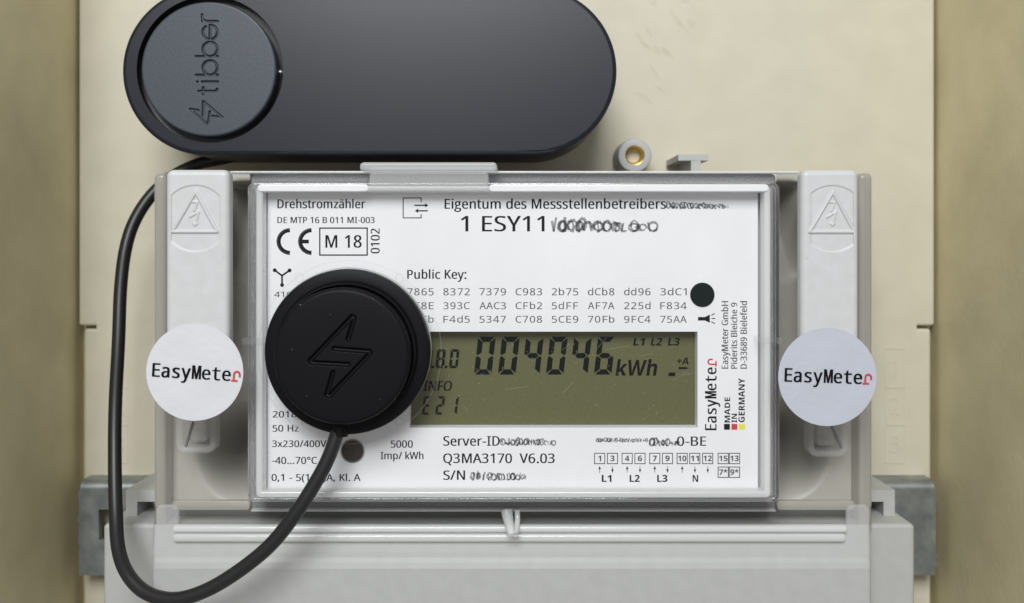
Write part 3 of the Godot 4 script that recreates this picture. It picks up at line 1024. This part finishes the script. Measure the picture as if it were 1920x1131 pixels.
	# pockets of the seals under the stickers
	for s in 2:
		st = begin()
		var r := rect_at(328, 740, 404, 851, ZW + 4) if s == 0 else rect_at(1516, 740, 1592, 858, ZW + 4)
		sweep(st, rrect(r, 2.4), bar_profile(1.6, ZW, ZW + 4, 0.7))
		var r2 := r.grow(-2.6)
		block(st, r2, 1.0, ZW, ZW + 2.6, 0.5)
		part(st, "seal_pocket", M.haze, t)
		st = begin()
		var g := [[348, 838, 362, 792]] if s == 0 else [[1578, 840, 1556, 792]]
		tube(st, spline([at(g[0][0], g[0][1], ZW + 3.2), at(g[0][2], g[0][3], ZW + 3.6)], 4), func(_f): return 0.35, 8)
		part(st, "seal_pin", M.pale_ink, t)

func slide(t: Node3D, s: int) -> void:
	var z := 62.0
	var r := rect_at(310, 318, 429, 700, z) if s == 0 else rect_at(1503, 318, 1611, 706, z)
	var st := begin()
	var f := 1.3
	sweep(st, rrect(r, 1.6), fillet(58.6, z, f, 6), true, false)
	block(st, r.grow_individual(-4.0, -2.2, -4.0, -2.6), 1.0, ZW + 0.3, 58.5, 0.3)
	var k := px(z)
	var c := at2(365.5 if s == 0 else 1561.5, 409.5 if s == 0 else 410, z)
	var rad := 63.0 * k
	var half := minf(48.5 * k, r.size.x / 2 - f - 0.05)
	var tr := [c + Vector2(1, 50.0) * k, c + Vector2(-43, -25) * k, c + Vector2(41, -25) * k]
	var tri_l := strokes([[tr[0], tr[1], tr[2], tr[0]]])
	var b := [[Vector2(-4, 31), Vector2(4, 30.5)], [Vector2(3.5, 30), Vector2(-2, 14)], [Vector2(-10, 3), Vector2(7, 12.5)], [Vector2(6.5, 12), Vector2(0.5, -11)], [Vector2(-3, -9.5), Vector2(0, -13), Vector2(3.5, -9)]]
	var bolt := []
	for q in b:
		var w := []
		for p in q:
			w.append(c + p * k)
		bolt.append(w)
	var bolt_l := strokes(bolt)
	var relief := func(x: float, y: float) -> float:
		var p := Vector2(x, y)
		var h := 0.0
		var d := maxf(p.distance_to(c) - rad, (absf(x - c.x) - half) * 0.45)      # inside the sunk panel when negative
		h -= 0.24 * smoothstep(0.05, -0.3, d)
		if d > 0.1:      # the mould seam
			h -= 0.05 * smoothstep(0.16, 0.0, absf(x - c.x))
		if y < c.y + 60 * k and y > c.y - 40 * k:
			h += 0.42 * sqrt(maxf(0.0, 1.0 - pow(path_distance(tri_l, p) / (3.4 * k), 2.0)))
			if absf(x - c.x) < 16 * k:
				h += 0.26 * sqrt(maxf(0.0, 1.0 - pow(path_distance(bolt_l, p) / (2.3 * k), 2.0)))
		return h
	var top := Rect2(r.position.x, c.y - rad - 1.5, r.size.x, r.end.y - (c.y - rad - 1.5)).grow_individual(-f, 0, -f, -f).grow(0.03)
	face_grid(st, top, 0.34, z, 120, 150, relief)
	var low := Rect2(r.position.x, r.position.y, r.size.x, top.position.y - r.position.y).grow_individual(-f, -f, -f, 0).grow_individual(0.03, 0.03, 0.03, 0)
	face_grid(st, low, 0.03, z, 140, 2, func(x: float, _y: float) -> float: return -0.05 * smoothstep(0.16, 0.0, absf(x - c.x)))
	part(st, "sealing_slide", M.slide, t)

func seal(t: Node3D, s: int) -> void:
	var z := 62.35
	var c := at2(365, 698, z) if s == 0 else at2(1551.5, 707, z)
	var rad := px(z) * (91.0 if s == 0 else 92.0)
	var st := begin()
	sweep(st, ring_of(c, rad, 96), PackedVector2Array([Vector2(-0.1, z - 0.3), Vector2(0, z - 0.2), Vector2(0, z), Vector2(-0.04, z + 0.03)]), true, false)
	var bulge := func(x: float, y: float) -> float:
		var p := Vector2(x, y) - c
		return 0.03 + 0.12 * sin(p.x * 0.33 + s * 2.0) * sin(p.y * 0.29 + 0.7) * smoothstep(rad, rad * 0.6, p.length())
	face_grid(st, Rect2(c - Vector2.ONE * rad, Vector2.ONE * rad * 2), rad, z, 48, 96, bulge)
	var o := part(st, "seal_sticker", M.sticker if s == 0 else M.blue_sticker, t, "round white seal sticker over the left slide" if s == 0 else "round bluish white seal sticker over the right slide")
	var turn := deg_to_rad(-3.4 if s == 0 else -1.9)
	var k := px(z)
	st = begin()
	var a := Vector2(284.5, 706) if s == 0 else Vector2(1471, 715.5)
	var w := 147.5 if s == 0 else 145.5
	write(st, "EasyMete", font("Droid Sans Mono"), at2(a.x, a.y, z + 0.155), w * k, 25.5 * k, z + 0.155, turn, 0.0, 0.03)
	part(st, "lettering", M.ink, o)
	st = begin()
	var e := at2(a.x, a.y, z + 0.155) + Vector2((w + 0.5) * k, 0).rotated(turn)
	red_letter(st, e, 20.5 * k, turn, z + 0.155)
	part(st, "lettering", M.red_ink, o)

# ---------------------------------------------------------------- the other things
func standoff() -> void:
	var z := 13.0
	var t := thing("threaded_standoff", "small round grey standoff with a brass thread beside the black pill-shaped box", "standoff", at(1190, 291, 0))
	var c := at2(1190.5, 291, z)
	var k := px(z)
	var st := begin()
	sweep(st, ring_of(c, 31.5 * k, 48), PackedVector2Array([Vector2(0.3, 0), Vector2(0, z - 0.5), Vector2(-0.15, z - 0.15), Vector2(-0.5, z), Vector2(-13.0 * k, z), Vector2(-12.9 * k, z - 0.3), Vector2(-12.9 * k, 4)]))
	part(st, "sleeve", M.grey, t)
	st = begin()
	sweep(st, ring_of(c, 18.4 * k, 48), PackedVector2Array([Vector2(0, z - 0.25), Vector2(-0.25, z - 0.35), Vector2(-0.4, z - 0.9), Vector2(-0.55, z - 3.6), Vector2(-0.9, z - 4)]))
	part(st, "brass_insert", M.brass, t)
	st = begin()
	block(st, Rect2(c - Vector2.ONE * 2.0, Vector2.ONE * 4.0), 1.9, z - 6, z - 4.1, 0.1)
	part(st, "bore_floor", M.plate, t)

func gateway() -> void:
	var t := thing("wireless_gateway", "large black pill-shaped plastic box with a round logo button at its left end", "gateway", at(690, 300, 8))
	var zf := 40.0
	var k := px(zf)
	var r := rect_at(228, -26, 1157, 291, zf)
	var rad := r.size.y / 2 - 0.01
	var c := at2(393.5, 130, zf)
	var gr := 137.5 * k      # groove
	var st := begin()
	sweep(st, rrect(r, rad, 40), PackedVector2Array([Vector2(-2.0, 8), Vector2(-0.6, 9), Vector2(-0.15, 12), Vector2(0, zf - 6), Vector2(0, zf - 1.1), Vector2(-0.08, zf - 0.65), Vector2(-0.3, zf - 0.3), Vector2(-0.65, zf - 0.08), Vector2(-1.1, zf)]), true, false)
	# front face with the round well: a band of quads from the well to the rim
	var o := rrect(r.grow(-1.1), rad - 1.1, 40)
	var n := 240
	var inner := []
	var outer := []
	for i in n:
		var d := Vector2.from_angle(TAU * i / n)
		inner.append(c + d * gr)
		var far := c + d * 400.0
		var hit := far
		for j in o.p.size():
			var x = Geometry2D.segment_intersects_segment(c, far, o.p[j], o.p[(j + 1) % o.p.size()])
			if x != null:
				hit = x
		outer.append(hit)
	var up := Vector3(0, 0, 1)
	for i in n:
		var j := (i + 1) % n
		quad(st, Vector3(inner[i].x, inner[i].y, zf), Vector3(outer[i].x, outer[i].y, zf), Vector3(outer[j].x, outer[j].y, zf), Vector3(inner[j].x, inner[j].y, zf), up)
	part(st, "shell", M.bridge, t)
	st = begin()
	sweep(st, ring_of(c, gr + 0.01, 120), PackedVector2Array([Vector2(0.25, zf + 0.005), Vector2(0.05, zf - 0.1), Vector2(0, zf - 0.35), Vector2(-0.05, zf - 3.2), Vector2(-3.0, zf - 3.2)]))
	part(st, "groove", M.gloss, t)
	# the button, its wordmark and emblem sunk into the face
	var zb := zf + 0.9
	var kb := px(zb)
	var bc := at2(390.8, 129.5, zb)
	var br := 126.5 * kb
	st = begin()
	sweep(st, ring_of(bc, br, 120), fillet(zf - 3, zb, 0.55, 5), false, false)
	var f := func(x: float, y: float) -> Vector2: return at2(240 + x / 3.9, y / 3.9, zb)
	var g := func(list: Array) -> Array:
		var out := []
		for p in list:
			out.append(f.call(p.x, p.y))
		return out
	var words := [
		g.call([Vector2(515, 667), Vector2(630, 667)] + arc(Vector2(628, 643), 24, 90, 20, 6)), g.call([Vector2(548, 640), Vector2(548, 690)]),      # t
		g.call([Vector2(541, 598), Vector2(654, 598)]), g.call([Vector2(505, 598)]),      # i
		g.call([Vector2(496, 549), Vector2(654, 549)]), g.call(arc(Vector2(598, 496), 53, 0, 360, 28)),      # b
		g.call([Vector2(496, 412), Vector2(654, 412)]), g.call(arc(Vector2(598, 360), 53, 0, 360, 28)),      # b
		g.call(arc(Vector2(598, 236), 53, -90, 235, 28)), g.call([Vector2(598, 183), Vector2(598, 289)]),      # e
		g.call([Vector2(541, 155), Vector2(654, 155)]), g.call([Vector2(570, 155)] + arc(Vector2(562, 128), 22, 90, 190, 6) + [Vector2(541, 106)]),      # r
	]
	var emblem := [g.call([Vector2(515, 808), Vector2(453, 798), Vector2(583, 915), Vector2(597, 815)]), g.call([Vector2(545, 848), Vector2(549, 742), Vector2(686, 858), Vector2(617, 849)]), g.call([Vector2(583, 915), Vector2(597, 815)])]
	var ws := strokes(words)
	var es := strokes(emblem)
	var ybox := [f.call(0, 700).y, f.call(0, 95).y, f.call(0, 925).y, f.call(480, 0).x, f.call(665, 0).x, f.call(440, 0).x, f.call(695, 0).x]
	var relief := func(x: float, y: float) -> float:
		var d := 9.0
		var p := Vector2(x, y)
		if y > ybox[0] and y < ybox[1] and x > ybox[3] and x < ybox[4]:
			d = path_distance(ws, p)
		elif y <= ybox[0] and y > ybox[2] and x > ybox[5] and x < ybox[6]:
			d = path_distance(es, p)
		return -0.55 * smoothstep(1.0, 0.5, d / (2.3 * kb))
	face_grid(st, Rect2(bc - Vector2.ONE * (br - 0.52), Vector2.ONE * 2 * (br - 0.52)), br - 0.52, zb, 250, 440, relief)
	part(st, "logo_button", M.button, t)
	st = begin()
	var l := at(525, 134, zf - 0.3)
	sweep(st, ring_of(Vector2(l.x, l.y), 0.34, 16), PackedVector2Array([Vector2(0, zf - 3), Vector2(0, zf - 0.5), Vector2(-0.15, zf - 0.3)]), false, true)
	part(st, "status_light", M.white_dot, t)

func reader() -> void:
	var t := thing("optical_reading_head", "round black optical reading head with a lightning bolt stuck on the meter face", "reading head", at(650, 660, ZC))
	var c := at2(651.5, 658, 58)
	var st := begin()
	sweep(st, ring_of(c, px(58) * 156, 120), PackedVector2Array([Vector2(-0.2, ZC + 0.2), Vector2(0, ZC + 0.6), Vector2(0, 56.8), Vector2(-0.3, 57.2)]), true, true)
	part(st, "magnet_ring", M.grey, t)
	st = begin()
	c = at2(650, 660.5, 61)
	sweep(st, ring_of(c, px(61) * 155.5, 120), PackedVector2Array([Vector2(-0.2, 57), Vector2(0, 57.4), Vector2(0, 60.2), Vector2(-0.25, 60.8), Vector2(-0.7, 61), Vector2(-2.6, 61.1), Vector2(-2.9, 61.4), Vector2(-3.0, 62.2), Vector2(-3.15, 62.6), Vector2(-3.5, 62.6), Vector2(-3.7, 62.0), Vector2(-3.8, 60.5), Vector2(-6, 60.5)]), false, false)
	part(st, "flange", M.rubber, t)
	# domed cap with the bolt sunk into it
	var z := 66.5
	var k := px(z)
	var cc := at2(640.5, 668.5, z)
	var rad := 129.0 * k
	st = begin()
	sweep(st, ring_of(cc, rad, 120), fillet(58, z, 1.1, 6), false, false)
	var f := func(list: Array) -> Array:
		var out := []
		for p in list:
			out.append(at2(480 + p.x / 3.231, 480 + p.y / 3.231, z))
		return out
	var bolt := strokes([f.call([Vector2(558, 505), Vector2(596, 376), Vector2(583, 366), Vector2(328, 634), Vector2(336, 646), Vector2(558, 657)]), f.call([Vector2(473, 561), Vector2(688, 578), Vector2(692, 590), Vector2(446, 848), Vector2(428, 842), Vector2(467, 705)])])
	var relief := func(x: float, y: float) -> float:
		var h := -0.35 * pow(Vector2(x, y).distance_to(cc) / rad, 4.0) + 0.35 * 0.8
		if absf(x - cc.x) < 70 * k and absf(y - cc.y) < 90 * k:
			h -= 0.75 * sqrt(maxf(0.0, 1.0 - pow(path_distance(bolt, Vector2(x, y)) / (4.3 * k), 2.0)))
		return h
	var rr := rad - 1.06
	face_grid(st, Rect2(cc - Vector2.ONE * rr, Vector2.ONE * rr * 2), rr, z, 220, 340, relief)
	part(st, "bolt_cap", M.rubber, t)
	st = begin()      # specks of dust
	for q in [[563, 572, 1.0], [778, 650, 0.7], [700, 560, 0.6], [575, 742, 0.6], [712, 748, 0.5], [620, 590, 0.5], [668, 777, 0.5], [548, 655, 0.6]]:
		dot(st, at2(q[0], q[1], z), k * float(q[2]), z + (0.28 if Vector2(q[0] - 640, q[1] - 668).length() < 110 else -0.1) - (0.0 if q[0] < 770 else 5.4), 0.06)
	part(st, "dust", M.pale_ink, t).set_meta("kind", "stuff")
	st = begin()
	tube(st, spline([at(634, 770, 59.6), at(637, 800, 60.0), at(636, 818, 60.2)], 6), func(g): return lerpf(2.5, 1.95, g), 18)
	part(st, "strain_relief", M.rubber, t)

func cable() -> void:
	var t := thing("black_cable", "thin black cable looping from behind the pill-shaped box to the reading head", "cable", at(300, 1120, 62))
	var st := begin()
	var pts := [at(470, 285, 16), at(420, 297, 18), at(370, 308, 19), at(325, 330, 20), at(283, 367, 22), at(252, 415, 24), at(235, 468, 26), at(226, 540, 28), at(222, 640, 31), at(216, 760, 34), at(215, 860, 38), at(217, 960, 44), at(222, 1030, 50), at(240, 1078, 55), at(275, 1112, 58), at(325, 1124, 60), at(380, 1110, 61), at(440, 1076, 61.5), at(505, 1024, 62), at(555, 962, 62), at(592, 904, 61.5), at(616, 858, 61), at(632, 812, 60.4), at(635, 796, 60)]
	tube(st, spline(pts, 8), func(_f): return 1.68, 18)
	part(st, "sheath", M.cord, t)
